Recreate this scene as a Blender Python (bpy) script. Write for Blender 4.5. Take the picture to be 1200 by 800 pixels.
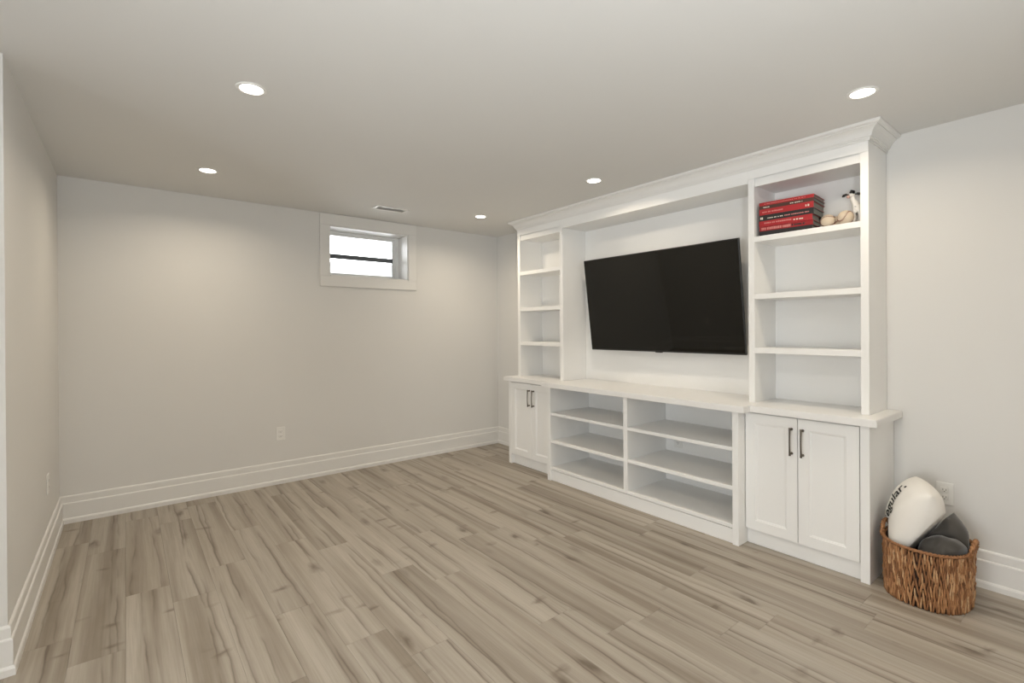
import bpy, bmesh, math, random
from mathutils import Vector, Matrix, noise as mnoise

for o in list(bpy.data.objects):
    bpy.data.objects.remove(o)
SC = bpy.context.scene
C = SC.collection
random.seed(7)

# ------------------------------------------------------------------ camera
cam_d = bpy.data.cameras.new('camera')
cam = bpy.data.objects.new('camera', cam_d)
C.objects.link(cam)
F_PX, YAW, PITCH, ROLL = 569.029, 0.6715, 0.0026, -0.0062
fo = Vector((math.sin(YAW)*math.cos(PITCH), math.cos(YAW)*math.cos(PITCH), -math.sin(PITCH)))
r0 = Vector((math.cos(YAW), -math.sin(YAW), 0))
u0 = r0.cross(fo)
cr, sr = math.cos(ROLL), math.sin(ROLL)
rr = cr*r0 + sr*u0
uu = -sr*r0 + cr*u0
m = Matrix((rr, uu, -fo)).transposed().to_4x4()
m.translation = Vector((0, 0, 1.3226))
cam.matrix_world = m
cam_d.sensor_fit = 'HORIZONTAL'
cam_d.sensor_width = 36
cam_d.lens = F_PX/1200*36
cam_d.shift_x = (600-600.26)/1200
cam_d.shift_y = (387.18-400)/1200
cam_d.clip_start = 0.02
SC.camera = cam

# ------------------------------------------------------------------ world, exposure
W = bpy.data.worlds.new('overcast_sky')
SC.world = W
W.use_nodes = True
W.node_tree.nodes['Background'].inputs[0].default_value = (0.95, 0.98, 1.0, 1)
W.node_tree.nodes['Background'].inputs[1].default_value = 8.2
SC.view_settings.view_transform = 'Standard'
SC.view_settings.look = 'None'
SC.view_settings.gamma = 1
SC.view_settings.use_curve_mapping = False
SC.view_settings.exposure = 0.0
LAMP_W = 5.4
LAMP_COL = (1.0, 0.86, 0.67)
# the photographer's flash beside the camera, turned up to bounce off the ceiling
fl_d = bpy.data.lights.new('bounced_flash', 'SPOT')
fl_d.energy = 95
fl_d.color = (0.93, 0.975, 1.0)
fl_d.spot_size = math.radians(140)
fl_d.spot_blend = .5
fl_d.shadow_soft_size = .06
fl = bpy.data.objects.new('bounced_flash', fl_d)
fl.location = (0.34, -0.22, 1.30)
fl.rotation_euler = Vector((.16, .42, 1)).to_track_quat('-Z', 'Y').to_euler()
C.objects.link(fl)

# daylight comes in through the patio door added to the side bay and the small window: sky portals in both openings
DY0, DY1, DZ1 = -.75, 1.35, 2.08            # added patio door opening in the side wall
def portal(loc, rot, sx, sy):
    d = bpy.data.lights.new('sky_portal', 'AREA')
    d.shape = 'RECTANGLE'
    d.size, d.size_y = sx, sy
    d.cycles.is_portal = True
    o = bpy.data.objects.new('sky_portal', d)
    o.location = loc
    o.rotation_euler = rot
    C.objects.link(o)
portal((-2.75, (DY0+DY1)/2, DZ1/2), (0, -math.pi/2, 0), DZ1, DY1-DY0)
BWX0, BWX1, BWZ0, BWZ1 = -.85, .55, .9, 2.0   # added window in the back wall
portal(((BWX0+BWX1)/2, -2.74, (BWZ0+BWZ1)/2), (math.pi/2, 0, 0), BWX1-BWX0, BWZ1-BWZ0)
portal((1.866, 4.83, 2.057), (-math.pi/2, 0, 0), .80, .48)

# ------------------------------------------------------------------ room numbers (metres)
H = 2.40
XL, XR, YF = -0.367, 3.403, 4.554          # left wall, right wall, far wall
YC = 2.69                                   # outer corner where the left wall turns away
XW, YB = -2.60, -2.60                       # the rest of the room behind the camera
UX = 3.091                                  # front of the upper bookcases
BX = 2.976                                  # front of the side cabinets
CXF = 2.892                                 # front of the open centre unit
Z_CT, Z_CB = 0.853, 0.814                   # worktop

# ------------------------------------------------------------------ helpers
def link(o, parent=None):
    C.objects.link(o)
    if parent:
        o.parent = parent
    return o

def obj(name, bm, mat, parent=None, smooth=False, world=True):
    """bm verts in world space (world=True) or in the parent's space; the parent is never rotated when world=True"""
    if world and parent is not None:
        p = parent
        off = Vector((0, 0, 0))
        while p:
            off += p.location
            p = p.parent
        bmesh.ops.translate(bm, verts=bm.verts, vec=-off)
    me = bpy.data.meshes.new(name)
    bmesh.ops.recalc_face_normals(bm, faces=bm.faces)
    bm.to_mesh(me)
    bm.free()
    if smooth:
        for p in me.polygons:
            p.use_smooth = True
    me.materials.append(mat)
    return link(bpy.data.objects.new(name, me), parent)

def tag(o, label, cat, group=None):
    o['label'] = label
    o['category'] = cat
    if group:
        o['group'] = group
    return o

def thing(name, label, cat, loc=(0, 0, 0), rot=(0, 0, 0), group=None):
    o = bpy.data.objects.new(name, None)
    o.empty_display_size = 0.05
    o.location = loc
    o.rotation_euler = rot
    link(o)
    return tag(o, label, cat, group)

def struct(o):
    o['kind'] = 'structure'
    return o

def box(x0, x1, y0, y1, z0, z1, bev=0.0, seg=1, bm=None):
    b = bmesh.new()
    bmesh.ops.create_cube(b, size=1)
    for v in b.verts:
        v.co = Vector((x0+(v.co.x+.5)*(x1-x0), y0+(v.co.y+.5)*(y1-y0), z0+(v.co.z+.5)*(z1-z0)))
    if bev > 0:
        bmesh.ops.bevel(b, geom=list(b.edges), offset=bev, segments=seg, profile=.5, affect='EDGES')
    if bm is None:
        return b
    join(bm, b)
    return bm

def join(bm, b):
    me = bpy.data.meshes.new('tmp')
    b.to_mesh(me)
    b.free()
    bm.from_mesh(me)
    bpy.data.meshes.remove(me)

def prism(pts, axis, a, b_, bm=None):
    """polygon pts (2D) extruded along an axis from a to b_"""
    bm = bm or bmesh.new()
    def P(p, t):
        return {'X': (t, p[0], p[1]), 'Y': (p[0], t, p[1]), 'Z': (p[0], p[1], t)}[axis]
    A = [bm.verts.new(P(p, a)) for p in pts]
    B = [bm.verts.new(P(p, b_)) for p in pts]
    n = len(pts)
    bm.faces.new(A)
    bm.faces.new(B[::-1])
    for i in range(n):
        bm.faces.new((A[i], A[(i+1) % n], B[(i+1) % n], B[i]))
    return bm

def sweep(path, prof, before=None, after=None):
    """profile (offset, z) swept along a plan polyline; offset goes to the right of the walking direction,
    mitred at corners; before/after are neighbouring points that give the end mitres"""
    pts = [Vector(p) for p in path]
    ext = ([Vector(before)] if before else [None])+pts+([Vector(after)] if after else [None])
    bm = bmesh.new()
    rings = []
    for i in range(1, len(ext)-1):
        p = ext[i]
        ds = []
        if ext[i-1] is not None:
            ds.append((p-ext[i-1]).normalized())
        if ext[i+1] is not None:
            ds.append((ext[i+1]-p).normalized())
        ns = [Vector((d.y, -d.x)) for d in ds]
        if len(ns) == 2:
            mt = (ns[0]+ns[1])
            mt = mt/(mt.dot(ns[0]))
        else:
            mt = ns[0]
        rings.append([bm.verts.new((p.x+mt.x*o, p.y+mt.y*o, z)) for o, z in prof])
    for a, b in zip(rings[:-1], rings[1:]):
        n = len(a)
        for j in range(n):
            bm.faces.new((a[j], a[(j+1) % n], b[(j+1) % n], b[j]))
    bm.faces.new(rings[0])
    bm.faces.new(rings[-1][::-1])
    return bm

def tube(pts, rad, sides=8, closed=False, bm=None, caps=True):
    bm = bm or bmesh.new()
    pts = [Vector(p) for p in pts]
    n = len(pts)
    rads = rad if isinstance(rad, (list, tuple)) else [rad]*n
    rings = []
    up = Vector((0.013, 0.021, 1))
    for i, p in enumerate(pts):
        if closed:
            t = pts[(i+1) % n]-pts[i-1]
        else:
            t = pts[min(i+1, n-1)]-pts[max(i-1, 0)]
        t.normalize()
        ref = up if abs(t.dot(up.normalized())) < .9 else Vector((1, 0.02, 0.01))
        a = t.cross(ref).normalized()
        b = t.cross(a)
        rings.append([bm.verts.new(p+(a*math.cos(k*2*math.pi/sides)+b*math.sin(k*2*math.pi/sides))*rads[i]) for k in range(sides)])
    m_ = n if closed else n-1
    for i in range(m_):
        A, B = rings[i], rings[(i+1) % n]
        for k in range(sides):
            bm.faces.new((A[k], A[(k+1) % sides], B[(k+1) % sides], B[k]))
    if caps and not closed:
        bm.faces.new(rings[0][::-1])
        bm.faces.new(rings[-1])
    return bm

def lathe(prof, c, steps=32, bm=None, axis='Z'):
    """(r, h) profile revolved about an axis through c"""
    bm = bm or bmesh.new()
    rings = []
    for r, h in prof:
        ring = []
        for k in range(steps):
            a = 2*math.pi*k/steps
            d = (r*math.cos(a), r*math.sin(a), h) if axis == 'Z' else (h, r*math.cos(a), r*math.sin(a))
            ring.append(bm.verts.new((c[0]+d[0], c[1]+d[1], c[2]+d[2])))
        rings.append(ring)
    for A, B in zip(rings[:-1], rings[1:]):
        for k in range(steps):
            bm.faces.new((A[k], A[(k+1) % steps], B[(k+1) % steps], B[k]))
    bm.faces.new(rings[0][::-1])
    bm.faces.new(rings[-1])
    return bm

def pix(u, v, ax, val):
    """point of a photograph pixel on the plane ax = val (used only to read positions off the photograph)"""
    d = fo + rr*((u-600.26)/F_PX) - uu*((v-387.18)/F_PX)
    i = 'XYZ'.index(ax)
    o = Vector((0, 0, 1.3226))
    return o + d*((val-o[i])/d[i])

# ------------------------------------------------------------------ materials
def mat_base(name):
    m_ = bpy.data.materials.new(name)
    m_.use_nodes = True
    nt = m_.node_tree
    return m_, nt, nt.nodes['Principled BSDF']

def N(nt, kind, **kw):
    n = nt.nodes.new(kind)
    for k, v in kw.items():
        setattr(n, k, v)
    return n

def math_(nt, op, a, b=None, c=None, clamp=False):
    n = nt.nodes.new('ShaderNodeMath')
    n.operation = op
    n.use_clamp = clamp
    for i, v in enumerate((a, b, c)):
        if v is None:
            continue
        if isinstance(v, (int, float)):
            n.inputs[i].default_value = v
        else:
            nt.links.new(v, n.inputs[i])
    return n.outputs[0]

def mix_(nt, fac, a, b, blend='MIX'):
    n = nt.nodes.new('ShaderNodeMix')
    n.data_type = 'RGBA'
    n.blend_type = blend
    for s, v in (('Factor', fac), ('A', a), ('B', b)):
        idx = {'Factor': 0, 'A': 6, 'B': 7}[s]
        if isinstance(v, (int, float)):
            n.inputs[idx].default_value = v
        elif isinstance(v, (tuple, list)):
            n.inputs[idx].default_value = (*v[:3], 1)
        else:
            nt.links.new(v, n.inputs[idx])
    return n.outputs[2]

def ramp_(nt, x, stops):
    n = nt.nodes.new('ShaderNodeValToRGB')
    e = n.color_ramp.elements
    while len(e) < len(stops):
        e.new(0.5)
    for el, (p, c_) in zip(e, stops):
        el.position = p
        el.color = (c_, c_, c_, 1) if isinstance(c_, (int, float)) else (*c_, 1)
    nt.links.new(x, n.inputs[0])
    return n.outputs[0]

def paint(name, col, rough=.5, bump=0.0, bscale=200, var=0.02, spec=.5):
    m_, nt, p = mat_base(name)
    tc = N(nt, 'ShaderNodeTexCoord')
    nz = N(nt, 'ShaderNodeTexNoise')
    nz.inputs['Scale'].default_value = 1.3
    nz.inputs['Detail'].default_value = 3
    nt.links.new(tc.outputs['Object'], nz.inputs['Vector'])
    dark = tuple(c*(1-var) for c in col)
    lite = tuple(min(1, c*(1+var)) for c in col)
    nt.links.new(mix_(nt, nz.outputs[0], dark, lite), p.inputs['Base Color'])
    p.inputs['Roughness'].default_value = rough
    p.inputs['Specular IOR Level'].default_value = spec
    if bump:
        n2 = N(nt, 'ShaderNodeTexNoise')
        n2.inputs['Scale'].default_value = bscale
        nt.links.new(tc.outputs['Object'], n2.inputs['Vector'])
        b = N(nt, 'ShaderNodeBump')
        b.inputs['Strength'].default_value = bump
        b.inputs['Distance'].default_value = 0.001
        nt.links.new(n2.outputs[0], b.inputs['Height'])
        nt.links.new(b.outputs[0], p.inputs['Normal'])
    return m_

M_WALL = paint('wall_paint', (.745, .735, .71), .6, .15, 350)
M_CEIL = paint('ceiling_paint', (.76, .755, .735), .8, .1, 300)
M_TRIM = paint('trim_paint', (.80, .79, .765), .38)
M_CAB = paint('cabinet_lacquer', (.90, .895, .875), .35)
M_TOP = paint('worktop_lacquer', (.86, .85, .83), .28)
M_PLATE = paint('white_plastic', (.84, .83, .80), .35)
M_SLOT = paint('slot_dark', (.03, .03, .03), .6)
M_VINYL = paint('window_vinyl', (.82, .83, .82), .3)
M_BAR = paint('window_bar_grey', (.10, .11, .12), .5)
M_BRONZE = paint('handle_bronze', (.13, .11, .09), .35)
M_BRONZE.node_tree.nodes['Principled BSDF'].inputs['Metallic'].default_value = .7
M_BEZEL = paint('tv_bezel', (.012, .012, .012), .35)
M_SCREEN = paint('tv_screen', (.006, .006, .005), .04, spec=.45)
M_STEEL = paint('bracket_steel', (.05, .05, .05), .5)
M_VENTD = paint('vent_duct', (.10, .09, .08), .7)

# floor planks: greyed oak, every plank its own piece of the pattern
M_WOOD, nt, p = mat_base('grey_oak_plank')
tc = N(nt, 'ShaderNodeTexCoord')
oi = N(nt, 'ShaderNodeObjectInfo')
sep = N(nt, 'ShaderNodeSeparateXYZ')
nt.links.new(tc.outputs['Object'], sep.inputs[0])
rnd = oi.outputs['Random']
xo = math_(nt, 'MULTIPLY_ADD', rnd, 91.7, sep.outputs[0])
yo = math_(nt, 'MULTIPLY_ADD', rnd, 37.3, sep.outputs[1])
zo = math_(nt, 'MULTIPLY', rnd, 53.0)
def wood_noise(sx, sy, detail=3, rough=.55, dist=0.0, zoff=0.0):
    cb = N(nt, 'ShaderNodeCombineXYZ')
    nt.links.new(math_(nt, 'MULTIPLY', xo, sx), cb.inputs[0])
    nt.links.new(math_(nt, 'MULTIPLY', yo, sy), cb.inputs[1])
    nt.links.new(math_(nt, 'ADD', zo, zoff), cb.inputs[2])
    n = N(nt, 'ShaderNodeTexNoise')
    n.inputs['Scale'].default_value = 1
    n.inputs['Detail'].default_value = detail
    n.inputs['Roughness'].default_value = rough
    n.inputs['Distortion'].default_value = dist
    nt.links.new(cb.outputs[0], n.inputs['Vector'])
    return n.outputs[0], cb.outputs[0]
band, _ = wood_noise(11, .34, 3, .5, .3)
blot, _ = wood_noise(6, 3, 3, .6, .2, 3.1)
grain, _ = wood_noise(150, 3.5, 3, .6, .2, 7.7)
crk, _ = wood_noise(6.0, .50, 4, .55, .2, 11.3)
cmask, _ = wood_noise(5, 1.1, 2, .5, 0, 17.9)
col = mix_(nt, ramp_(nt, band, [(.34, 0.0), (.50, .62), (.66, 1.0)]), (.262, .220, .172), (.482, .436, .372))
col = mix_(nt, ramp_(nt, blot, [(.3, 0.0), (.7, .30)]), col, (.40, .345, .28))
col = mix_(nt, ramp_(nt, grain, [(.35, .22), (.6, 0.0)]), col, (.20, .165, .125))
# cathedral rings, only inside the darker bands
wv = N(nt, 'ShaderNodeTexWave')
wv.wave_type = 'BANDS'
wv.bands_direction = 'X'
wv.inputs['Scale'].default_value = 15
wv.inputs['Distortion'].default_value = 7
wv.inputs['Detail'].default_value = 2
wv.inputs['Detail Scale'].default_value = .8
cbw = N(nt, 'ShaderNodeCombineXYZ')
nt.links.new(xo, cbw.inputs[0])
nt.links.new(math_(nt, 'MULTIPLY', yo, .12), cbw.inputs[1])
nt.links.new(zo, cbw.inputs[2])
nt.links.new(cbw.outputs[0], wv.inputs['Vector'])
cath = math_(nt, 'MULTIPLY', ramp_(nt, wv.outputs[1], [(.0, 1.0), (.35, 0.0)]), ramp_(nt, band, [(.30, .20), (.44, 0.0)]))
col = mix_(nt, cath, col, (.17, .135, .10))
# long dark wavy cracks running the whole length of the plank, with a soft stain on one side
def wander(sy, zoff, amp, detail=2):
    cb = N(nt, 'ShaderNodeCombineXYZ')
    cb.inputs[0].default_value = zoff
    nt.links.new(math_(nt, 'MULTIPLY', yo, sy), cb.inputs[1])
    nt.links.new(math_(nt, 'ADD', zo, zoff), cb.inputs[2])
    n = N(nt, 'ShaderNodeTexNoise')
    n.inputs['Scale'].default_value = 1
    n.inputs['Detail'].default_value = detail
    nt.links.new(cb.outputs[0], n.inputs['Vector'])
    return math_(nt, 'MULTIPLY', math_(nt, 'SUBTRACT', n.outputs[0], .5), amp)
for q, (mul, zoff, strength) in enumerate(((7.31, 2.3, .95), (29.7, 8.9, .75))):
    x0 = math_(nt, 'MULTIPLY', math_(nt, 'SUBTRACT', math_(nt, 'FRACT', math_(nt, 'MULTIPLY', rnd, mul)), .5), .15)
    lx = math_(nt, 'ADD', math_(nt, 'ADD', x0, wander(1.1, zoff, .085)), wander(7.0, zoff+4, .016))
    d = math_(nt, 'SUBTRACT', sep.outputs[0], lx)
    fade = ramp_(nt, math_(nt, 'ADD', math_(nt, 'MULTIPLY', wander(2.1, zoff+9, 1.0), 1.0), .5), [(.38, .10*strength), (.58, strength)])
    core = ramp_(nt, math_(nt, 'ABSOLUTE', d), [(.0, .72), (.0055, 0.0)])
    side = math_(nt, 'MULTIPLY', ramp_(nt, math_(nt, 'MULTIPLY_ADD', d, 8.0, .5), [(.49, 0.0), (.505, .62), (.70, 0.0)]), 1.0)
    col = mix_(nt, math_(nt, 'MULTIPLY', side, fade), col, (.19, .152, .115))
    col = mix_(nt, math_(nt, 'MULTIPLY', core, fade), col, (.115, .085, .06))
# knots
def knots(sx, sy, thr, zoff, amt):
    _, vec = wood_noise(sx, sy, zoff=zoff)
    wob = N(nt, 'ShaderNodeTexNoise')
    wob.inputs['Scale'].default_value = 4
    nt.links.new(vec, wob.inputs['Vector'])
    vm = N(nt, 'ShaderNodeVectorMath')
    vm.operation = 'MULTIPLY_ADD'
    nt.links.new(wob.outputs['Color'], vm.inputs[0])
    vm.inputs[1].default_value = (.35, .35, 0)
    nt.links.new(vec, vm.inputs[2])
    vo = N(nt, 'ShaderNodeTexVoronoi')
    vo.voronoi_dimensions = '3D'
    vo.inputs['Scale'].default_value = 1
    nt.links.new(vm.outputs[0], vo.inputs['Vector'])
    return ramp_(nt, vo.outputs['Distance'], [(thr*.4, amt), (thr, amt*.4), (thr*1.8, 0.0)])
col = mix_(nt, knots(6, 2.2, .12, .37, .75), col, (.11, .08, .055))
col = mix_(nt, knots(3.0, 6, .09, 5.2, .7), col, (.15, .115, .085))
# whole-plank tone
hsv = N(nt, 'ShaderNodeHueSaturation')
rv = math_(nt, 'FRACT', math_(nt, 'MULTIPLY', rnd, 17.77))
nt.links.new(math_(nt, 'MULTIPLY_ADD', rv, .09, .955), hsv.inputs['Value'])
hsv.inputs['Saturation'].default_value = .97
nt.links.new(col, hsv.inputs['Color'])
nt.links.new(hsv.outputs[0], p.inputs['Base Color'])
p.inputs['Roughness'].default_value = .48
p.inputs['Specular IOR Level'].default_value = .4
bp = N(nt, 'ShaderNodeBump')
bp.inputs['Strength'].default_value = .12
bp.inputs['Distance'].default_value = .001
nt.links.new(grain, bp.inputs['Height'])
nt.links.new(bp.outputs[0], p.inputs['Normal'])

def emit(name, col_, s):
    m_, nt_, p_ = mat_base(name)
    p_.inputs['Base Color'].default_value = (.9, .9, .88, 1)
    p_.inputs['Emission Color'].default_value = (*col_, 1)
    p_.inputs['Emission Strength'].default_value = s
    return m_
M_LAMP = emit('lamp_diffuser', (1, .93, .82), 9)

M_GLASS = bpy.data.materials.new('window_glass')
M_GLASS.use_nodes = True
nt = M_GLASS.node_tree
nt.nodes.clear()
out = N(nt, 'ShaderNodeOutputMaterial')
mx = N(nt, 'ShaderNodeMixShader')
tr = N(nt, 'ShaderNodeBsdfTransparent')
gl = N(nt, 'ShaderNodeBsdfGlossy')
gl.inputs['Roughness'].default_value = .02
fr = N(nt, 'ShaderNodeFresnel')
fr.inputs['IOR'].default_value = 1.45
nt.links.new(fr.outputs[0], mx.inputs[0])
nt.links.new(tr.outputs[0], mx.inputs[1])
nt.links.new(gl.outputs[0], mx.inputs[2])
nt.links.new(mx.outputs[0], out.inputs[0])

# ------------------------------------------------------------------ floor
floor = struct(obj('floor', box(XW-.1, XR+.1, YB-.1, YF+.1, -.08, -.0085), paint('subfloor', (.25, .22, .18), .8)))
PW, PL, X0 = .181, 1.22, .170
plank_mesh = {}
def plank(xa, xb, ya, yb):
    key = (round(xb-xa, 4), round(yb-ya, 4))
    if key not in plank_mesh:
        hx, hy = (xb-xa)/2-.0003, (yb-ya)/2-.0003
        b = box(-hx, hx, -hy, hy, -.0075, 0)
        top = [e for e in b.edges if all(v.co.z > -1e-6 for v in e.verts)]
        bmesh.ops.bevel(b, geom=top, offset=.0005, segments=1, affect='EDGES')
        me = bpy.data.meshes.new('plank')
        bmesh.ops.recalc_face_normals(b, faces=b.faces)
        b.to_mesh(me)
        b.free()
        me.materials.append(M_WOOD)
        plank_mesh[key] = me
    o = bpy.data.objects.new('plank', plank_mesh[key])
    o.location = ((xa+xb)/2, (ya+yb)/2, 0)
    link(o, floor)
seen_joint = {-3: 2.83, -1: 3.10, 0: 2.888, 3: 2.033, 4: 1.80, 7: 1.63, 10: 1.08, 2: 2.45, 1: 1.95}
for k in range(-16, 19):
    xa, xb = X0+k*PW, X0+(k+1)*PW
    xa2, xb2 = max(xa, XW), min(xb, XR)
    if xb2-xa2 < .008:
        continue
    yend = YF if xb2 > XL+.001 else YC
    j = seen_joint.get(k, random.uniform(0, PL))
    y = j-PL*math.ceil((j-YB)/PL)
    while y < yend:
        a, b = max(y, YB), min(y+PL, yend)
        if b-a > .02:
            plank(xa2, xb2, a, b)
        y += PL

# ------------------------------------------------------------------ shell
T = .12
WX0, WX1, WZ0, WZ1 = 1.47, 2.262, 1.822, 2.292       # window opening
struct(obj('ceiling', box(XW-T, XR+T, YB-T, YF+.3, H, H+T), M_CEIL))
FD = .26
wf = bmesh.new()
for a in ((XL-T, WX0, 0, H), (WX1, XR+T, 0, H), (WX0, WX1, 0, WZ0), (WX0, WX1, WZ1, H)):
    box(a[0], a[1], YF, YF+FD, a[2], a[3], bm=wf)
struct(obj('wall_far', wf, M_WALL))
struct(obj('wall_left', box(XL-T, XL, YC, YF, 0, H), M_WALL))
struct(obj('wall_right', box(XR, XR+T, YB-T, YF, 0, H), M_WALL))
struct(obj('wall_corner', box(XW-T, XL-T, YC, YC+T, 0, H), M_WALL))
wsd = bmesh.new()
for a in ((YB-T, DY0, 0, H), (DY1, YC, 0, H), (DY0, DY1, DZ1, H)):
    box(XW-T, XW, a[0], a[1], a[2], a[3], bm=wsd)
struct(obj('wall_side', wsd, M_WALL))
wbk = bmesh.new()
for a in ((XW, BWX0, 0, H), (BWX1, XR, 0, H), (BWX0, BWX1, 0, BWZ0), (BWX0, BWX1, BWZ1, H)):
    box(a[0], a[1], YB-T, YB, a[2], a[3], bm=wbk)
struct(obj('wall_back', wbk, M_WALL))

BASE = [(0, 0), (.024, 0), (.024, .026), (.021, .034), (.0165, .038), (.0165, .134), (.0145, .139), (.0095, .142),
        (.0095, .180), (.0075, .186), (.003, .190), (0, .190)]
# walking with the room on the right-hand side
def baseboard(name, a, b, before=None, after=None):
    return struct(obj(name, sweep([a, b], BASE, before, after), M_TRIM))
Pc, Plf, Prf = (XL, YC), (XL, YF), (XR, YF)
baseboard('baseboard_corner', (XW, YC), Pc, None, Plf)
baseboard('baseboard_left', Pc, Plf, (XW, YC), Prf)
baseboard('baseboard_far', Plf, Prf, Pc, (XR, 3.81))
baseboard('baseboard_right', Prf, (XR, 3.81), Plf, None)
baseboard('baseboard_right', (XR, .807), (XR, YB))
baseboard('baseboard_back', (XR, YB), (XW, YB))
baseboard('baseboard_side', (XW, YB), (XW, DY0))
baseboard('baseboard_side', (XW, DY1), (XW, YC))

# ------------------------------------------------------------------ window
YG = YF+.235
win = bpy.data.objects.new('window_1', None)
win.location = ((WX0+WX1)/2, YF, WZ0)
link(win)
struct(win)
win['label'] = 'small white basement window with one dark crossbar high in the wall'
jb = bmesh.new()
JT = .008
box(WX0, WX0+JT, YF-.001, YG, WZ0, WZ1, bm=jb)
box(WX1-JT, WX1, YF-.001, YG, WZ0, WZ1, bm=jb)
box(WX0+JT, WX1-JT, YF-.001, YG, WZ1-JT, WZ1, bm=jb)
obj('jamb_liner', jb, M_TRIM, win)
obj('sill', box(WX0+JT, WX1-JT, YF-.012, YG, WZ0-.004, WZ0+.012, .002), M_TRIM, win)
CW = .088
def casing(x0, x1, z0, z1):
    obj('casing', box(x0, x1, YF-.016, YF, z0, z1, .003), M_TRIM, win)
casing(WX0-CW, WX0, WZ0, WZ1)
casing(WX1, WX1+CW, WZ0, WZ1)
casing(WX0-CW, WX1+CW, WZ1, H-.002)
casing(WX0-CW, WX1+CW, WZ0-CW-.006, WZ0)
fx0, fx1, fz0, fz1 = WX0+JT, WX1-JT, WZ0+.010, WZ1-JT
fr_ = bmesh.new()
FW = .036
for a in ((fx0, fx0+FW, fz0, fz1), (fx1-FW, fx1, fz0, fz1), (fx0+FW, fx1-FW, fz0, fz0+.03), (fx0+FW, fx1-FW, fz1-.022, fz1)):
    box(a[0], a[1], YG-.035, YG+.02, a[2], a[3], .002, bm=fr_)
frame = obj('window_frame', fr_, M_VINYL, win)
sx0, sx1, sz0, sz1 = fx0+FW, fx1-FW, fz0+.03, fz1-.022
sh = bmesh.new()
SW = .022
for a in ((sx0, sx0+SW, sz0, sz1), (sx1-SW, sx1, sz0, sz1), (sx0+SW, sx1-SW, sz0, sz0+.02), (sx0+SW, sx1-SW, sz1-.018, sz1)):
    box(a[0], a[1], YG-.018, YG+.015, a[2], a[3], .0015, bm=sh)
sash = obj('sash', sh, M_VINYL, win)
obj('gasket', sweep([(sx1-SW-.004, YG-.002), (sx1-SW-.004, YG-.010)], [(-.004, sz0+.02), (0.0, sz0+.02), (0.0, sz1-.018), (-.004, sz1-.018)]), M_BAR, sash)
gz0, gz1 = sz0+.02, sz1-.018
zm = 2.046
obj('pane', box(sx0+SW, sx1-SW, YG-.002, YG+.002, gz0, zm-.021), M_GLASS, sash)
obj('pane', box(sx0+SW, sx1-SW, YG-.002, YG+.002, zm+.021, gz1), M_GLASS, sash)
obj('crossbar', box(sx0+SW-.004, sx1-SW+.004, YG-.012, YG+.012, zm-.022, zm+.022, .001), M_BAR, win)
obj('latch', box(sx1-.016, sx1-.004, YG-.026, YG-.018, sz0+.03, sz0+.075, .002), M_VINYL, win)

# unseen window added behind the camera to brighten the far wall
bw = bpy.data.objects.new('fill_window_2', None)
bw.location = ((BWX0+BWX1)/2, YB, BWZ0)
link(bw)
struct(bw)
bw['label'] = 'unseen white framed two-pane window added to the back wall for fill light'
bwf = bmesh.new()
for a in ((BWX0, BWX0+.05, BWZ0, BWZ1), (BWX1-.05, BWX1, BWZ0, BWZ1), (BWX0+.05, BWX1-.05, BWZ0, BWZ0+.05), (BWX0+.05, BWX1-.05, BWZ1-.05, BWZ1),
          ((BWX0+BWX1)/2-.03, (BWX0+BWX1)/2+.03, BWZ0+.05, BWZ1-.05)):
    box(a[0], a[1], YB-T+.02, YB+.005, a[2], a[3], .002, bm=bwf)
obj('window_frame', bwf, M_VINYL, bw)
for a, b in ((BWX0+.05, (BWX0+BWX1)/2-.03), ((BWX0+BWX1)/2+.03, BWX1-.05)):
    obj('pane', box(a, b, YB-.062, YB-.058, BWZ0+.05, BWZ1-.05), M_GLASS, bw)

# unseen well added to keep sky light off the small window's jambs: a half round concrete ring open to the sky
wl = bmesh.new()
cxw, nseg = (WX0+WX1)/2, 20
def arc(rad):
    return [(cxw-rad*math.cos(math.pi*i/nseg), YF+FD+.001+rad*.8*math.sin(math.pi*i/nseg)) for i in range(nseg+1)]
prism(arc(.72)+arc(.64)[::-1], 'Z', 1.55, 2.06, wl)
well = obj('added_window_well', wl, paint('well_white', (.72, .73, .74), .8, .3, 60, .05), win)
prism(arc(.64), 'Z', 1.50, 1.60, wl2 := bmesh.new())
obj('gravel_bed', wl2, paint('gravel', (.5, .49, .47), .95, 1.0, 90, .2), win)  # floor of the added window well

# unseen patio door added to the side bay to supply daylight from the left
pd = bpy.data.objects.new('fill_door_1', None)
pd.location = (XW, (DY0+DY1)/2, 0)
link(pd)
struct(pd)
pd['label'] = 'unseen white framed sliding patio door added to the side bay for fill light'
pdf = bmesh.new()
for a in ((DY0, DY0+.05, 0, DZ1), (DY1-.05, DY1, 0, DZ1), (DY0+.05, DY1-.05, DZ1-.05, DZ1), (DY0+.05, DY1-.05, 0, .03)):
    box(XW-T, XW+.005, a[0], a[1], a[2], a[3], .002, bm=pdf)
obj('door_frame', pdf, M_VINYL, pd)
ym = (DY0+DY1)/2
for xa, y0_, y1_ in ((XW-.06, DY0+.05, ym+.03), (XW-.10, ym-.03, DY1-.05)):
    lf = bmesh.new()
    for a in ((y0_, y0_+.06, .03, DZ1-.05), (y1_-.06, y1_, .03, DZ1-.05), (y0_+.06, y1_-.06, .03, .12), (y0_+.06, y1_-.06, DZ1-.11, DZ1-.05)):
        box(xa-.015, xa+.015, a[0], a[1], a[2], a[3], .002, bm=lf)
    lo_ = obj('sliding_leaf', lf, M_VINYL, pd)
    obj('pane', box(xa-.002, xa+.002, y0_+.06, y1_-.06, .12, DZ1-.11), M_GLASS, lo_)

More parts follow.
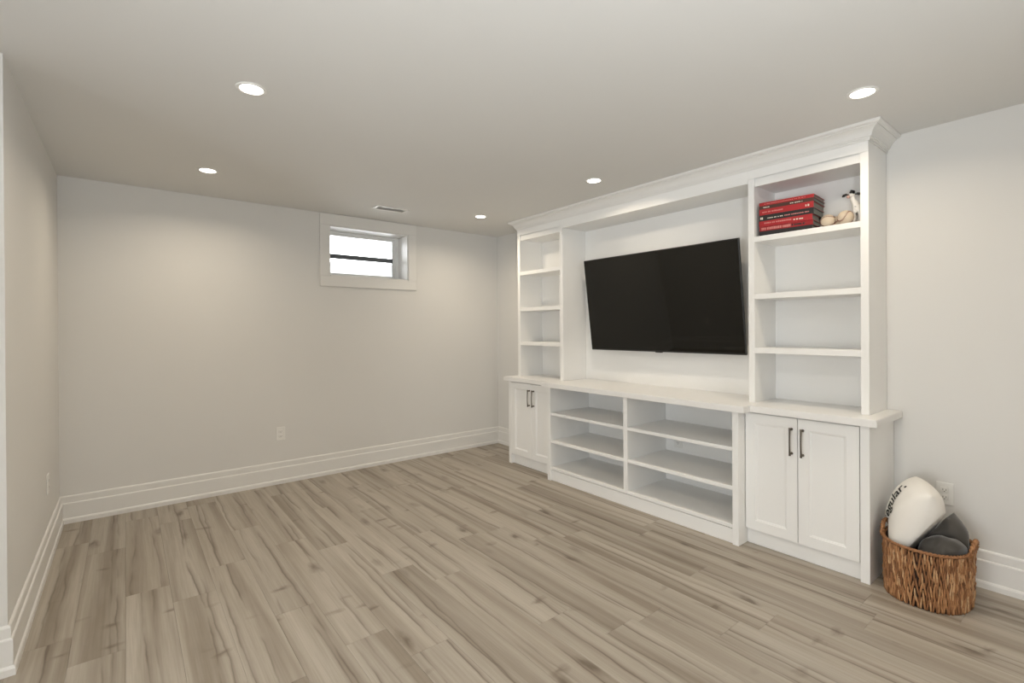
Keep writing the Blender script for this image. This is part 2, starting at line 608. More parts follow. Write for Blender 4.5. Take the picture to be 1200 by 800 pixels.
# ------------------------------------------------------------------ built-in: open centre unit
YC0, YC1 = 1.450, 3.152
XB = XR-.004                      # back of the furniture
cu = thing('open_shelf_unit', 'white low open shelf unit with six bays below the television', 'shelf unit', ((CXF+XB)/2, (YC0+YC1)/2, 0))
obj('side_panel', box(CXF, XB, YC0, YC0+.038, 0, Z_CB, .0015), M_CAB, cu)
obj('side_panel', box(CXF, XB, YC1-.038, YC1, 0, Z_CB, .0015), M_CAB, cu)
obj('back_panel', box(XB-.012, XB, YC0+.038, YC1-.038, .10, Z_CB), M_CAB, cu)
DV0, DV1 = 2.286, 2.323
obj('divider', box(CXF+.006, XB-.012, DV0, DV1, .098, Z_CB, .0012), M_CAB, cu)
obj('toe_kick', box(CXF+.046, CXF+.064, YC0+.038, YC1-.038, 0, .098, .001), M_CAB, cu)
obj('plinth_rail', box(CXF+.016, CXF+.060, YC0+.038, YC1-.038, .0, .090, .001), M_CAB, cu)
for (a, b) in ((YC0+.038, DV0), (DV1, YC1-.038)):
    for z in (.593, .353, .120):
        obj('shelf', box(CXF+.008, XB-.012, a, b, z-.024, z, .0015), M_CAB, cu)

# ------------------------------------------------------------------ built-in: side cabinets with doors
def handle(parent, y, z0, z1, xface):
    h = bmesh.new()
    L = z1-z0
    n = 14
    pts, rads = [], []
    for i in range(n+1):
        t = i/n
        pts.append((xface-.026-.004*math.sin(math.pi*t), y, z0+L*t))
        rads.append(.0042+.0022*abs(2*t-1)**3)
    tube(pts, rads, 8, bm=h)
    for zc in (z0+.010, z1-.010):
        tube([(xface+.001, y, zc), (xface-.006, y, zc), (xface-.028, y, zc)], [.0085, .006, .0055], 8, bm=h)
    return obj('handle', h, M_BRONZE, parent, smooth=True)

def door(parent, y0, y1, z0, z1, hy):
    """framed door: frame ring with a bevelled recessed field, bar handle at hy"""
    xf, xb = BX-.002, BX+.018
    fw, bvl, dep = .058, .012, .008
    bm = bmesh.new()
    def ring(x, inset):
        return [bm.verts.new((x, a, b)) for a, b in ((y0+inset, z0+inset), (y1-inset, z0+inset), (y1-inset, z1-inset), (y0+inset, z1-inset))]
    R = [ring(xb, 0), ring(xf+.0015, 0), ring(xf, .0015), ring(xf, fw), ring(xf+.003, fw+.002), ring(xf+.004, fw+bvl*.6), ring(xf+dep, fw+bvl)]
    for A, B in zip(R[:-1], R[1:]):
        for i in range(4):
            bm.faces.new((A[i], A[(i+1) % 4], B[(i+1) % 4], B[i]))
    back = ring(xb, fw)
    for i in range(4):
        bm.faces.new((R[0][i], R[0][(i+1) % 4], back[(i+1) % 4], back[i]))
    inn = R[-1]
    for i in range(4):
        bm.faces.new((back[i], back[(i+1) % 4], inn[(i+1) % 4], inn[i]))
    d = obj('door', bm, M_CAB, parent)
    obj('door_panel', box(xf+dep-.0005, xf+dep+.006, y0+fw+.002, y1-fw-.002, z0+fw+.002, z1-fw-.002), M_CAB, d)
    handle(d, hy, .594, .752, xf)
    return d

def base_cabinet(y0, y1, end_low, label, hys):
    """end_low: the exposed end panel is on the y0 side"""
    t = thing('base_cabinet', label, 'cabinet', ((BX+XB)/2, (y0+y1)/2, 0), group='two door cabinets at the ends of the built-in')
    pw = .042
    if end_low:
        obj('end_panel', box(BX, XB, y0, y0+pw, 0, Z_CB, .0015), M_CAB, t)
        i0, i1 = y0+pw, y1
    else:
        obj('end_panel', box(BX, XB, y1-pw, y1, 0, Z_CB, .0015), M_CAB, t)
        i0, i1 = y0, y1-pw
    obj('body', box(BX+.019, XB, i0, i1, .096, Z_CB), M_CAB, t)
    obj('toe_kick', box(BX+.030, BX+.050, i0, i1, 0, .096, .001), M_CAB, t)
    mid = (i0+i1)/2
    g = .0018
    door(t, i0+.003, mid-g, .098, .805, hys[0])
    door(t, mid+g, i1-.003, .098, .805, hys[1])
    return t
base_cabinet(.809, YC0-.001, True, 'white two-door cabinet with bar handles, beside the wicker basket', (1.122, 1.181))
base_cabinet(YC1+.001, 3.808, False, 'white two-door cabinet with bar handles, at the windowed wall end', (3.425, 3.484))

# ------------------------------------------------------------------ worktop (one continuous piece with a stepped front)
wt = [(XB, .770), (2.943, .770), (2.943, 1.402), (2.862, 1.402), (2.862, 3.202), (2.943, 3.202), (2.943, 3.846), (XB, 3.846)]
b = prism(wt, 'Z', Z_CB, Z_CT)
bmesh.ops.recalc_face_normals(b, faces=b.faces)
bmesh.ops.bevel(b, geom=[e for e in b.edges if abs(e.verts[0].co.z-e.verts[1].co.z) < 1e-6], offset=.003, segments=2, affect='EDGES')
tag(obj('worktop', b, M_TOP), 'long white worktop stepping forward over the open shelves', 'worktop')

# ------------------------------------------------------------------ built-in: upper bookcases
ZT = 2.318
def tower(y0, y1, label):
    t = thing('bookcase', label, 'bookcase', ((UX+XB)/2, (y0+y1)/2, Z_CT), group='bookcases above the worktop')
    sw = .038
    obj('side_panel', box(UX, XB, y0, y0+sw, Z_CT, ZT, .0012), M_CAB, t)
    obj('side_panel', box(UX, XB, y1-sw, y1, Z_CT, ZT, .0012), M_CAB, t)
    obj('back_panel', box(XB-.012, XB, y0+sw, y1-sw, Z_CT, ZT), M_CAB, t)
    obj('top_rail', box(UX+.011, UX+.028, y0+sw, y1-sw, 2.209, 2.262, .001), M_CAB, t)
    obj('top_panel', box(UX+.026, XB-.012, y0+sw, y1-sw, 2.215, 2.233), M_CAB, t)
    for z in (1.894, 1.536, 1.197):
        obj('shelf', box(UX+.003, XB-.012, y0+sw, y1-sw, z-.034, z, .0015), M_CAB, t)
    return t
TR0, TR1 = .840, 1.479
TL0, TL1 = 3.152, 3.797
tower(TR0, TR1, 'white bookcase with books and baseballs on its top shelf')
tower(TL0, TL1, 'white bookcase with three empty shelves, near the windowed wall')

tag(obj('recess_panel', box(XB-.008, XB, TR1+.001, TL0-.001, Z_CT+.0005, 2.2355), M_CAB), 'smooth white back panel of the recess behind the television', 'wall panel')
# header with soffit and crown
hd = thing('header', 'white header board with stepped crown moulding spanning both bookcases', 'moulding', ((UX+XB)/2, (TR0+TL1)/2, ZT))
obj('soffit_panel', box(UX+.018, XB, TR1+.0005, TL0-.0005, 2.236, 2.256), M_CAB, hd)
obj('fascia', box(UX-.004, UX+.018, TR1+.0005, TL0-.0005, 2.234, ZT, .001), M_CAB, hd)
obj('fascia', box(UX-.004, UX-.0002, TR0, TR1, 2.258, ZT, .001), M_CAB, hd)
obj('fascia', box(UX-.004, UX-.0002, TL0, TL1, 2.258, ZT, .001), M_CAB, hd)
CP = [(.0006, ZT-.006), (.008, ZT-.006), (.008, ZT+.006), (.012, ZT+.007), (.013, ZT+.013), (.019, ZT+.014), (.020, ZT+.020), (.0225, ZT+.028), (.0275, ZT+.038),
      (.035, ZT+.047), (.045, ZT+.054), (.052, ZT+.057), (.052, ZT+.063), (.061, ZT+.064), (.068, ZT+.069), (.070, ZT+.074), (.070, H-.001), (.0006, H-.001)]
crown_path = [(XB, TR0), (UX, TR0), (UX, TL1), (XB, TL1)]
# walk so that the room lies on the right-hand side of the path
obj('crown', sweep(crown_path[::-1], CP), M_TRIM, hd)

# ------------------------------------------------------------------ television
TW, TH = 1.386, .795
tv = thing('television', 'large black flat television tilted forward on the wall above the worktop', 'television', (3.25, 2.289, 1.5305), (0, -.1335, .011))
obj('bezel', box(-.006, .014, -TW/2, TW/2, -TH/2, TH/2, .003, 2), M_BEZEL, tv, world=False)
obj('screen', box(-.0072, -.004, -TW/2+.007, TW/2-.007, -TH/2+.013, TH/2-.007, .0005), M_SCREEN, tv, world=False)
obj('rear_housing', box(.013, .060, -.50, .50, -.30, .22, .012, 2), M_BEZEL, tv, world=False)
obj('sensor', box(-.004, .012, -.03, .03, -TH/2-.006, -TH/2+.002, .001), M_BEZEL, tv, world=False)
mb = bmesh.new()
box(.055, .098, -.30, -.26, -.2, .18, .002, bm=mb)
box(.055, .098, .26, .30, -.2, .18, .002, bm=mb)
box(.085, .112, -.36, .36, -.05, -.01, .002, bm=mb)
obj('wall_bracket', mb, M_STEEL, tv, world=False)

# ------------------------------------------------------------------ recessed lights
def downlight(x, y, label, dim=1.0):
    t = thing('recessed_light', label, 'ceiling light', (x, y, H), group='recessed ceiling lights')
    obj('trim_ring', lathe([(.047, -.001), (.047, -.0035), (.052, -.0055), (.060, -.0045), (.063, -.0015), (.063, 0)], (0, 0, 0), 40), M_PLATE, t, True, False)
    obj('diffuser', lathe([(.0005, -.0045), (.030, -.0044), (.0468, -.003), (.0468, -.0012), (.0005, -.0012)], (0, 0, 0), 40), M_LAMP, t, True, False)
    ld = bpy.data.lights.new('downlight_beam', 'AREA')
    ld.shape = 'DISK'
    ld.size = .09
    ld.energy = LAMP_W*dim
    ld.color = LAMP_COL
    ld.spread = math.radians(155)
    lo = bpy.data.objects.new('downlight_beam', ld)
    lo.location = (0, 0, -.008)
    link(lo, t)
for x, y, lb in ((.443, 2.413, 'round recessed light out in the open ceiling, away from window and built-in'),
                 (.434, 3.815, 'round recessed light near the far wall, beside the left wall corner'),
                 (2.656, .744, 'round recessed light in front of the bookcase that holds the books'),
                 (2.668, 2.391, 'round recessed light in front of the television'),
                 (2.652, 3.811, 'round recessed light near the far wall, in front of the empty bookcase'),
                 (.44, .744, 'round recessed light in mid ceiling, level with the book-laden bookcase'),
                 (2.66, -1.0, 'round recessed light by the bare right wall'),
                 (.44, -1.0, 'round recessed light in the back of the room'),
                 (-1.6, .744, 'round recessed light in the side bay of the room'),
                 (-1.6, -1.0, 'round recessed light in the back corner of the side bay')):
    downlight(x, y, lb, 1.12 if y > 3 else .92)   # the far pair is turned up to lift the far wall

# ------------------------------------------------------------------ ceiling vent
vt = thing('ceiling_vent', 'small white slotted air vent in the ceiling near the window', 'vent', (1.85, 4.06, H))
vf = bmesh.new()
for a in ((-.15, .15, -.065, -.045), (-.15, .15, .045, .065), (-.15, -.128, -.045, .045), (.128, .15, -.045, .045)):
    box(a[0], a[1], a[2], a[3], -.007, 0, .002, bm=vf)
obj('frame', vf, M_PLATE, vt, world=False)
obj('duct', box(-.128, .128, -.045, .045, -.0012, 0), M_VENTD, vt, world=False)
for i in range(5):
    s = obj('slat', box(-.128, .128, -.0075, .0075, -.0006, .0006), M_PLATE, vt, world=False)
    s.location = (0, -.034+i*.017, -.0042)
    s.rotation_euler = (math.radians(28), 0, 0)

# ------------------------------------------------------------------ outlets
def outlet(label, loc, rotz):
    """local: plate in the XZ plane, faces -Y"""
    t = thing('electrical_outlet', label, 'outlet', loc, (0, 0, rotz), group='white wall outlets')
    obj('cover_plate', box(-.036, .036, -.006, 0, -.058, .058, .003, 2), M_PLATE, t, world=False)
    for s in (1, -1):
        rcp = bmesh.new()
        box(-.017, .017, -.0085, -.004, s*.0195-.014, s*.0195+.014, .004, 2, bm=rcp)
        r = obj('receptacle', rcp, M_PLATE, t, world=False)
        sl = bmesh.new()
        box(-.0075, -.0055, -.0088, -.0082, s*.0195-.003, s*.0195+.006, bm=sl)
        box(.0055, .0075, -.0088, -.0082, s*.0195-.003, s*.0195+.006, bm=sl)
        box(-.002, .002, -.0088, -.0082, s*.0195-.010, s*.0195-.006, bm=sl)
        obj('slots', sl, M_SLOT, r, world=False)
outlet('white outlet low on the far wall below the window', (1.043, YF, .43), 0)
outlet('white outlet on the left wall near the corner', (XL, 3.90, .44), math.pi/2)
outlet('white outlet on the right wall above the wicker basket', (XR, .592, .437), -math.pi/2)
outlet('white outlet inside the open shelf unit on its back', (XB-.012, 2.175, .443), -math.pi/2)

# ------------------------------------------------------------------ books
def flat_mat(name, c_, rough=.45):
    return paint(name, c_, rough, var=.06)
M_RED = flat_mat('book_red', (.40, .020, .024), .35)
M_RED2 = flat_mat('book_dark_red', (.30, .012, .015), .35)
M_BLK = flat_mat('book_black', (.018, .016, .015), .4)
M_BRN = flat_mat('book_brown', (.075, .03, .02), .4)
M_PAGE = flat_mat('book_pages', (.22, .225, .20), .8)
M_PRINT = flat_mat('print_cream', (.75, .68, .58), .5)
M_PINK = flat_mat('print_pink', (.60, .22, .20), .5)
bk = [  # from the bottom: thickness, length (y), depth (x), material, print, label
    (.029, .292, .150, M_BLK, None, 'black-spined book at the bottom of the red book stack'),
    (.030, .296, .150, M_RED2, [(.04, .60, .70, M_PINK), (.62, .86, .45, M_BLK)], 'dark red book with a black patch on its spine, second lowest in the stack'),
    (.033, .294, .150, M_RED, [(.10, .62, .35, M_PINK), (.66, .84, .30, M_PRINT)], 'red book with pale lettering, third from the bottom of the stack'),
    (.037, .300, .205, M_BLK, [(.02, .07, .55, M_PRINT), (.16, .45, .20, M_PRINT), (.48, .92, .22, M_PINK)], 'black book with a white spot on its spine in mid stack'),
    (.036, .300, .215, M_RED, [(.06, .45, .30, M_PINK), (.86, .93, .45, M_PRINT)], 'thick bright red book, third from the top of the stack'),
    (.022, .302, .215, M_BRN, [(.08, .2, .35, M_PRINT), (.58, .80, .30, M_PRINT)], 'dark brown book with cream lettering just under the top book'),
    (.020, .302, .215, M_RED, [(.10, .85, .25, M_PINK)], 'thin red book lying on top of the stack'),
]
z = 1.8946
for i, (th, ln, dp, ma, pr_, lb) in enumerate(bk):
    jit = (.000, .002, -.001, .001, .0, .001, 0)[i]
    b = thing('book', lb, 'book', (3.112+jit, 1.419, z), (0, 0, math.radians(4.5)), group='books stacked on the top shelf')
    # local: spine faces -X, length runs to -Y
    cv = bmesh.new()
    prism([(0.0, .0), (0.004, .0), (.004, th), (.0, th)], 'Y', -ln, 0, cv)
    box(.002, dp, -ln, 0, 0, .0025, bm=cv)
    box(.002, dp, -ln, 0, th-.0025, th, bm=cv)
    obj('cover', cv, ma, b, world=False)
    obj('pages', box(.0035, dp-.004, -ln+.004, -.004, .0025, th-.0025), M_PAGE, b, world=False)
    for q, (a, c_, hh, pm) in enumerate(pr_ or ()):
        rb = random.Random(i*10+q)
        sp = bmesh.new()
        yy = ln*a
        zc, hz = th*(.5+rb.uniform(-.08, .08)), th*hh/2*.8
        while yy < ln*c_:
            wd = rb.uniform(.004, .011)
            box(-.0004, .0006, -min(yy+wd, ln*c_), -yy, zc-hz, zc+hz*rb.uniform(.7, 1), bm=sp)
            yy += wd+rb.choice((.0015, .0015, .002, .006))
        obj('spine_print', sp, pm, b, world=False)
    z += th

# ------------------------------------------------------------------ baseballs
M_BALL = paint('ball_leather', (.62, .52, .40), .55, .3, 120, .12)
M_STITCH = paint('stitch_brown', (.18, .05, .035), .6)
def baseball(x, y, r, rot, label):
    t = thing('baseball', label, 'ball', (x, y, 1.8962), group='old baseballs on the top shelf')
    sp = bmesh.new()
    bmesh.ops.create_uvsphere(sp, u_segments=32, v_segments=20, radius=r)
    bmesh.ops.translate(sp, verts=sp.verts, vec=(0, 0, r))
    obj('leather', sp, M_BALL, t, True, False)
    e = Matrix.Rotation(rot[0], 3, 'X') @ Matrix.Rotation(rot[1], 3, 'Y') @ Matrix.Rotation(rot[2], 3, 'Z')
    seam = bmesh.new()
    n = 72
    pts = []
    for i in range(n):
        a = 2*math.pi*i/n
        q = Vector((math.cos(a)+.42*math.cos(3*a), math.sin(a)-.42*math.sin(3*a), 1.35*math.sin(2*a)))
        q.normalize()
        pts.append(e @ q*(r*1.004)+Vector((0, 0, r)))
    tube(pts, .0011, 5, True, seam)
    for i in range(n):
        d = (pts[(i+1) % n]-pts[i-1]).normalized()
        nn = (pts[i]-Vector((0, 0, r))).normalized()
        s = nn.cross(d)
        tube([pts[i]-s*.0045+d*.002, pts[i]+nn*.0006, pts[i]+s*.0045+d*.002], .0007, 4, False, seam)
    obj('stitching', seam, M_STITCH, t, False, False)
baseball(3.150, .964, .039, (.5, .4, .2), 'tan baseball showing its stitched seam, beside the cow figurine')
baseball(3.170, 1.058, .038, (1.5, .2, 1.0), 'tan baseball nearest the red book stack')
baseball(3.260, 1.040, .038, (.2, 1.1, .6), 'tan baseball behind the other two on the shelf')

# ------------------------------------------------------------------ cow figurine
def skin_mesh(name, verts, edges, rads, mat, parent, sub=2, root=0):
    me = bpy.data.meshes.new(name)
    me.from_pydata([Vector(v) for v in verts], edges, [])
    o = link(bpy.data.objects.new(name, me), parent)
    md = o.modifiers.new('skin', 'SKIN')
    md.use_smooth_shade = True
    for i, r in enumerate(rads):
        me.skin_vertices[0].data[i].radius = (r, r)
    me.skin_vertices[0].data[root].use_root = True
    s = o.modifiers.new('sub', 'SUBSURF')
    s.levels = s.render_levels = sub
    me.materials.append(mat)
    return o
M_COW, nt, p = mat_base('cow_glaze')
tc = N(nt, 'ShaderNodeTexCoord')
nz = N(nt, 'ShaderNodeTexNoise')
nz.inputs['Scale'].default_value = 22
nz.inputs['Detail'].default_value = 1
nt.links.new(tc.outputs['Object'], nz.inputs['Vector'])
nt.links.new(mix_(nt, ramp_(nt, nz.outputs[0], [(.60, 0.0), (.62, 1.0)]), (.80, .78, .74), (.02, .02, .02)), p.inputs['Base Color'])
p.inputs['Roughness'].default_value = .3
cow = thing('cow_figurine', 'small black and white cow figurine half hidden at the bookcase side', 'figurine', (3.205, .938, 1.8948))
# local frame: head towards +Y, body towards -Y tail; kept narrow along Y, body runs back to +X
CV = [(.030, -.012, .085), (.075, -.012, .088), (.005, -.010, .098), (-.008, .004, .140), (-.014, .010, .170), (-.034, .016, .160),
      (.006, -.026, .060), (.004, -.026, .008), (.006, .004, .060), (.004, .006, .008), (.075, -.028, .060), (.078, -.028, .008), (.075, .004, .060), (.078, .004, .008),
      (.094, -.012, .075), (.100, -.012, .040)]
CE = [(0, 1), (0, 2), (2, 3), (3, 4), (4, 5), (2, 6), (6, 7), (2, 8), (8, 9), (1, 10), (10, 11), (1, 12), (12, 13), (1, 14), (14, 15)]
CR = [.022, .022, .020, .0135, .0155, .010, .010, .007, .010, .007, .011, .007, .011, .007, .004, .003]
skin_mesh('body', CV, CE, CR, M_COW, cow)
M_CBLK = flat_mat('cow_black', (.015, .015, .015), .35)
def blob(name, pts, rads, mat, parent):
    return obj(name, tube(pts, rads, 10), mat, parent, True, False)
blob('ear', [(-.012, .022, .172), (-.013, .036, .176), (-.014, .048, .172), (-.015, .054, .166)], [.003, .007, .008, .002], M_CBLK, cow)
blob('ear', [(-.012, -.006, .172), (-.011, -.018, .172), (-.010, -.028, .168), (-.010, -.033, .163)], [.003, .007, .008, .002], M_CBLK, cow)
blob('forelock', [(-.020, .014, .182), (-.012, .010, .190), (-.002, .004, .188), (.004, .002, .180)], [.005, .009, .009, .004], M_CBLK, cow)
blob('muzzle', [(-.036, .016, .158), (-.042, .018, .155), (-.047, .019, .153)], [.008, .009, .004], flat_mat('cow_muzzle', (.65, .42, .36), .4), cow)
for hx, hy in ((.004, -.026), (.004, .006), (.078, -.028), (.078, .004)):
    blob('hoof', [(hx, hy, .0), (hx, hy, .006), (hx, hy, .013)], [.0085, .0085, .0075], M_CBLK, cow)

# ------------------------------------------------------------------ wicker basket
BKX, BKY, BKH = 3.105, .606, .268
AX, AY = .205, .172
def ell(a, k=1.0, z=0.0, dr=0.0):
    n = 2.35
    ca, sa = math.cos(a), math.sin(a)
    x = math.copysign(abs(ca)**(2/n), ca)*(AX*k+dr)
    y = math.copysign(abs(sa)**(2/n), sa)*(AY*k+dr)
    return Vector((x, y, z))
bs = thing('wicker_basket', 'brown woven wicker basket with looped end handles holding pillows on the floor', 'basket', (BKX, BKY, 0))
NB = 96
# shell
sh = bmesh.new()
rows = [(.0, .97, -.010), (BKH*.5, .985, -.009), (BKH-.004, 1.0, -.008)]
outr = [[sh.verts.new(ell(2*math.pi*i/NB, k, z, d)) for i in range(NB)] for z, k, d in rows]
innr = [[sh.verts.new(ell(2*math.pi*i/NB, k, max(z, .008), d-.004)) for i in range(NB)] for z, k, d in rows]
for R in (outr, innr):
    for A, B in zip(R[:-1], R[1:]):
        for i in range(NB):
            sh.faces.new((A[i], A[(i+1) % NB], B[(i+1) % NB], B[i]))
for i in range(NB):
    sh.faces.new((outr[-1][i], outr[-1][(i+1) % NB], innr[-1][(i+1) % NB], innr[-1][i]))
sh.faces.new(outr[0])
sh.faces.new(innr[0])
M_WICK, nt, p = mat_base('water_hyacinth')
geo = N(nt, 'ShaderNodeNewGeometry')
tc = N(nt, 'ShaderNodeTexCoord')
nz = N(nt, 'ShaderNodeTexNoise')
nz.inputs['Scale'].default_value = 60
nt.links.new(tc.outputs['Object'], nz.inputs['Vector'])
c1 = ramp_(nt, geo.outputs['Random Per Island'], [(.0, (.17, .070, .026)), (.4, (.36, .165, .066)), (.75, (.50, .26, .115)), (1.0, (.62, .40, .22))])
nt.links.new(mix_(nt, ramp_(nt, nz.outputs[0], [(.45, 0.0), (.7, .4)]), c1, (.17, .075, .03)), p.inputs['Base Color'])
p.inputs['Roughness'].default_value = .55
M_WICKD = paint('basket_core', (.035, .016, .008), .8)
obj('shell', sh, M_WICKD, bs, True, False)
# weave: upright twisted strands in staggered rows
wv_ = bmesh.new()
rng = random.Random(3)
NC, NR = 104, 7
rowh = BKH/NR
for r in range(NR):
    for c_ in range(NC):
        a0 = 2*math.pi*(c_+.5*(r % 2)+rng.uniform(-.18, .18))/NC
        tilt = (.75 if (c_+r) % 2 else -.75)*2*math.pi/NC*rng.uniform(.1, .55)
        zc = (r+.5)*rowh
        ln = rowh*rng.uniform(.75, 1.1)
        pts, rads = [], []
        bulge = rng.uniform(.001, .0055)
        for s in range(6):
            t = s/5*2-1
            zz = min(max(zc+t*ln, .002), BKH-.003)
            k = .97+.03*zz/BKH
            pts.append(ell(a0+tilt*t, k, zz, -.006+bulge*(1-t*t)+.0015*math.sin(9*t+c_)))
            rads.append(.0012+.0036*math.sqrt(max(0, 1-t*t*.93)))
        tube(pts, rads, 5, False, wv_)
wo = obj('weave', wv_, M_WICK, bs, True, False)
wo['kind'] = 'stuff'
# braided rim: two strands twisted round each other
for ph in (0, math.pi):
    pts = []
    n = 260
    for i in range(n):
        a = 2*math.pi*i/n
        tw = a*34+ph
        pts.append(ell(a, 1.0, BKH+.003*math.sin(tw), -.004+.004*math.cos(tw)))
    obj('rim', tube(pts, .0052, 6, True), M_WICK, bs, True, False)
# handles at the two ends
for s in (1, -1):
    hb = bmesh.new()
    for ph in (0, 2.1, 4.2):
        pts = []
        n = 40
        for i in range(n+1):
            t = i/n
            a = s*math.pi/2+(t-.5)*.62
            tw = t*22+ph
            base = ell(a, 1.0, BKH-.01+.056*math.sin(math.pi*t)**.7, .001)
            base += Vector((0, s*.005*math.cos(tw), .005*math.sin(tw)))
            pts.append(base)
        tube(pts, .0058, 6, False, hb)
    obj('handle', hb, M_WICK, bs, True, False)

# ------------------------------------------------------------------ pillows
def pillow_point(u, v, side, L, Wd, Tk, rnd_=.55, wob=0.0, seed=0.0):
    """u, v in -1..1; a stuffed pillow with pinched corners"""
    e = (1-abs(u)**3.2)*(1-abs(v)**2.8)
    h = Tk/2*max(e, 0)**.5
    x = u*L/2*math.sqrt(1-rnd_*v*v/2)
    y = v*Wd/2*math.sqrt(1-rnd_*u*u/2)
    if wob:
        q = Vector((u*1.9+seed, v*1.9, side*1.3+seed))
        h *= 1+wob*mnoise.noise(q)
        h += wob*.012*mnoise.noise(q*3.1)*max(e, 0)
    return Vector((x, y, side*h))
def pillow_mesh(L, Wd, Tk, wob, seed, rnd_=.55, n=26):
    bm = bmesh.new()
    g = {}
    for s in (1, -1):
        for i in range(n+1):
            for j in range(n+1):
                u = math.sin((i/n*2-1)*math.pi/2)
                v = math.sin((j/n*2-1)*math.pi/2)
                edge = i in (0, n) or j in (0, n)
                if edge and s == -1:
                    g[(s, i, j)] = g[(1, i, j)]
                else:
                    g[(s, i, j)] = bm.verts.new(pillow_point(u, v, s, L, Wd, Tk, rnd_, wob, seed))
        for i in range(n):
            for j in range(n):
                bm.faces.new((g[(s, i, j)], g[(s, i+1, j)], g[(s, i+1, j+1)], g[(s, i, j+1)]))
    return bm
def settle(bm, mw, planes):
    """press a soft pillow (local verts, world matrix mw) against the basket wall, its floor and the contact planes of its neighbours"""
    inv = mw.inverted()
    n = 2.35
    for v in list(bm.verts)*3:
        w = mw @ v.co
        for pt, nn in planes:
            d = (w-pt).dot(nn)
            if d < .003:
                w += nn*(.003-d)
        w.z = max(w.z, .016)
        t = min(1, max(0, (BKH+.075-w.z)/.04))
        if t > 0:
            x, y = w.x-BKX, w.y-BKY
            k = .97+.03*min(1, w.z/BKH)
            f = ((abs(x)/(AX*k-.0235))**n+(abs(y)/(AY*k-.0235))**n)**(1/n)
            if f > 1:
                q = 1/f
                w.x, w.y = BKX+x*(q*t+1-t), BKY+y*(q*t+1-t)
        v.co = inv @ w
def wmat(loc, e):
    m_ = Matrix(e).transposed().to_4x4()
    m_.translation = loc
    return m_
N1 = Vector((.10, .80, .48)).normalized()          # cream pillow above, grey pillows below
P1 = Vector((3.10, .612, .285))
N2 = Vector((.86, .12, .36)).normalized()          # rear grey pillow behind, front one before
P2 = Vector((3.108, .525, .262))
M_LINEN = paint('cream_linen', (.88, .85, .80), .85, .4, 500)
M_INK = paint('black_ink', (.012, .012, .012), .7)
M_VELV, nt, p = mat_base('grey_velvet')
p.inputs['Base Color'].default_value = (.070, .064, .058, 1)
p.inputs['Roughness'].default_value = .8
p.inputs['Sheen Weight'].default_value = .6
p.inputs['Sheen Roughness'].default_value = .4
tc = N(nt, 'ShaderNodeTexCoord')
nz = N(nt, 'ShaderNodeTexNoise')
nz.inputs['Scale'].default_value = 9
nt.links.new(tc.outputs['Object'], nz.inputs['Vector'])
nt.links.new(mix_(nt, nz.outputs[0], (.040, .036, .032), (.075, .068, .060)), p.inputs['Base Color'])

def frame_euler(e1, e2, e3):
    return Matrix((e1, e2, e3)).transposed().to_euler()
# cream pillow: text runs upwards along e1, the printed face looks to the cabinet side
TI, AZ = math.radians(13), math.radians(25)
e1 = Vector((0, -math.sin(TI), math.cos(TI)))
e3 = Vector((0, math.cos(TI), math.sin(TI)))*math.cos(AZ)+Vector((-1, 0, 0))*math.sin(AZ)
e2 = e3.cross(e1)
PL_, PW_, PT_, PR_ = .45, .28, .205, .28
pc = Vector((3.11, .668, .325))
pil = thing('throw_pillow', 'cream throw pillow with black lettering standing in the wicker basket', 'pillow', pc, frame_euler(e1, e2, e3), group='pillows in the wicker basket')
pw_ = wmat(pc, (e1, e2, e3))
pm_ = pillow_mesh(PL_, PW_, PT_, .12, 1.7, PR_)
settle(pm_, pw_, [(P1, N1)])
obj('pillow_cover', pm_, M_LINEN, pil, True, False)
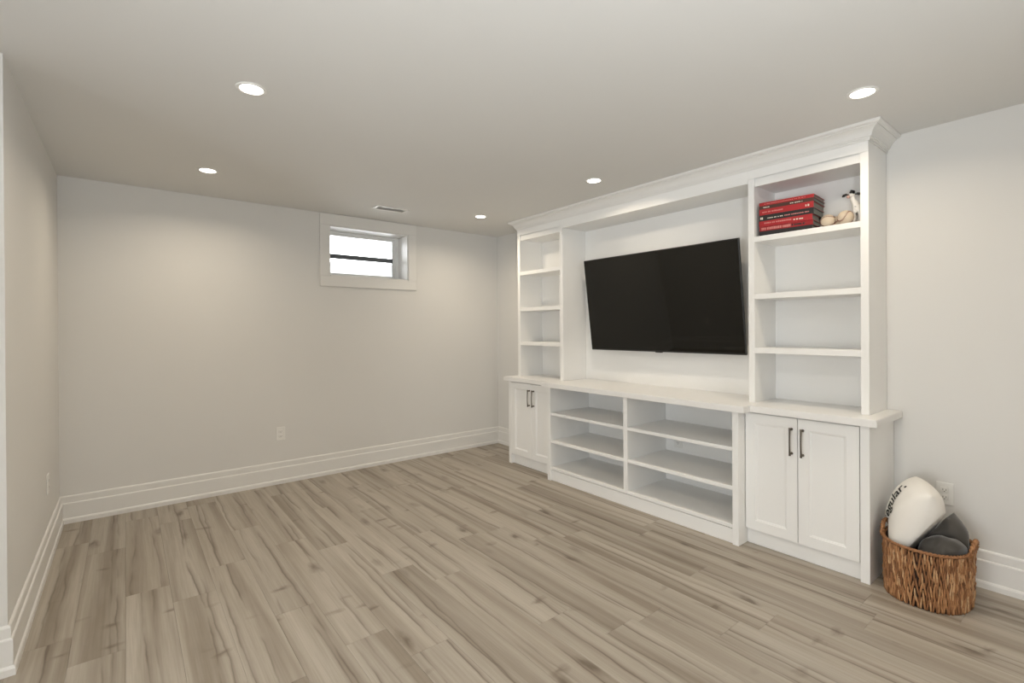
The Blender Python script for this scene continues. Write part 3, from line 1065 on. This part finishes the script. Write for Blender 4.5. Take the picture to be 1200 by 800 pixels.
# lettering: text turned to mesh, then laid onto the pillow's own surface
cu_ = bpy.data.curves.new('lettering', 'FONT')
cu_.body = 'r Regular.'
cu_.size = 1
cu_.offset = .018
cu_.align_x = 'CENTER'
cu_.align_y = 'CENTER'
to = bpy.data.objects.new('lettering_tmp', cu_)
C.objects.link(to)
bpy.context.view_layer.update()
tm = bpy.data.meshes.new_from_object(to.evaluated_get(bpy.context.evaluated_depsgraph_get()))
bpy.data.objects.remove(to)
tb = bmesh.new()
tb.from_mesh(tm)
bpy.data.meshes.remove(tm)
bmesh.ops.triangulate(tb, faces=tb.faces)
bmesh.ops.subdivide_edges(tb, edges=[e for e in tb.edges if e.calc_length() > .12], cuts=2, use_grid_fill=False)
xs = [v.co.x for v in tb.verts]
sc = .275/(max(xs)-min(xs))
mid = (max(xs)+min(xs))/2
def on_pillow(x, y):
    u, v = x/(PL_/2), y/(PW_/2)
    q = pillow_point(u, v, 1, PL_, PW_, PT_, PR_, .12, 1.7)
    d = .01
    a = pillow_point(u+d, v, 1, PL_, PW_, PT_, PR_, .12, 1.7)-q
    b_ = pillow_point(u, v+d, 1, PL_, PW_, PT_, PR_, .12, 1.7)-q
    return q+a.cross(b_).normalized()*.0016
for v in tb.verts:
    v.co = on_pillow((v.co.x-mid)*sc+.052, v.co.y*sc*1.35+.006)
settle(tb, pw_, [])
obj('lettering', tb, M_INK, pil, False, False)

def cushion(label, c_, e1_, e3_, L, Wd, Tk, seed, planes, rnd_):
    e1_ = Vector(e1_).normalized()
    e3_ = Vector(e3_)
    e3_ = (e3_-e1_*e3_.dot(e1_)).normalized()
    t = thing('throw_pillow', label, 'pillow', c_, frame_euler(e1_, e3_.cross(e1_), e3_), group='pillows in the wicker basket')
    bm = pillow_mesh(L, Wd, Tk, .34, seed, rnd_)
    settle(bm, wmat(Vector(c_), (e1_, e3_.cross(e1_), e3_)), planes)
    obj('pillow_cover', bm, M_VELV, t, True, False)
r2 = math.sqrt(.5)
nrm = Vector((-.90, -.02, .42)).normalized()
dg = Vector((.25, -.22, .9))
dg = (dg-nrm*dg.dot(nrm)).normalized()
sd = nrm.cross(dg)
cushion('dark grey velvet pillow leaning against the cream pillow', (3.165, .580, .260), (dg+sd)*r2, nrm, .27, .27, .17, 4.2, [(P1, -N1), (P2, N2)], .5)
cushion('dark grey velvet pillow slumped at the basket handle in front', (3.035, .528, .222), (-.05, -.97, .02), (-.62, -.05, .78), .20, .21, .17, 9.4, [(P1, -N1), (P2, -N2)], .95)
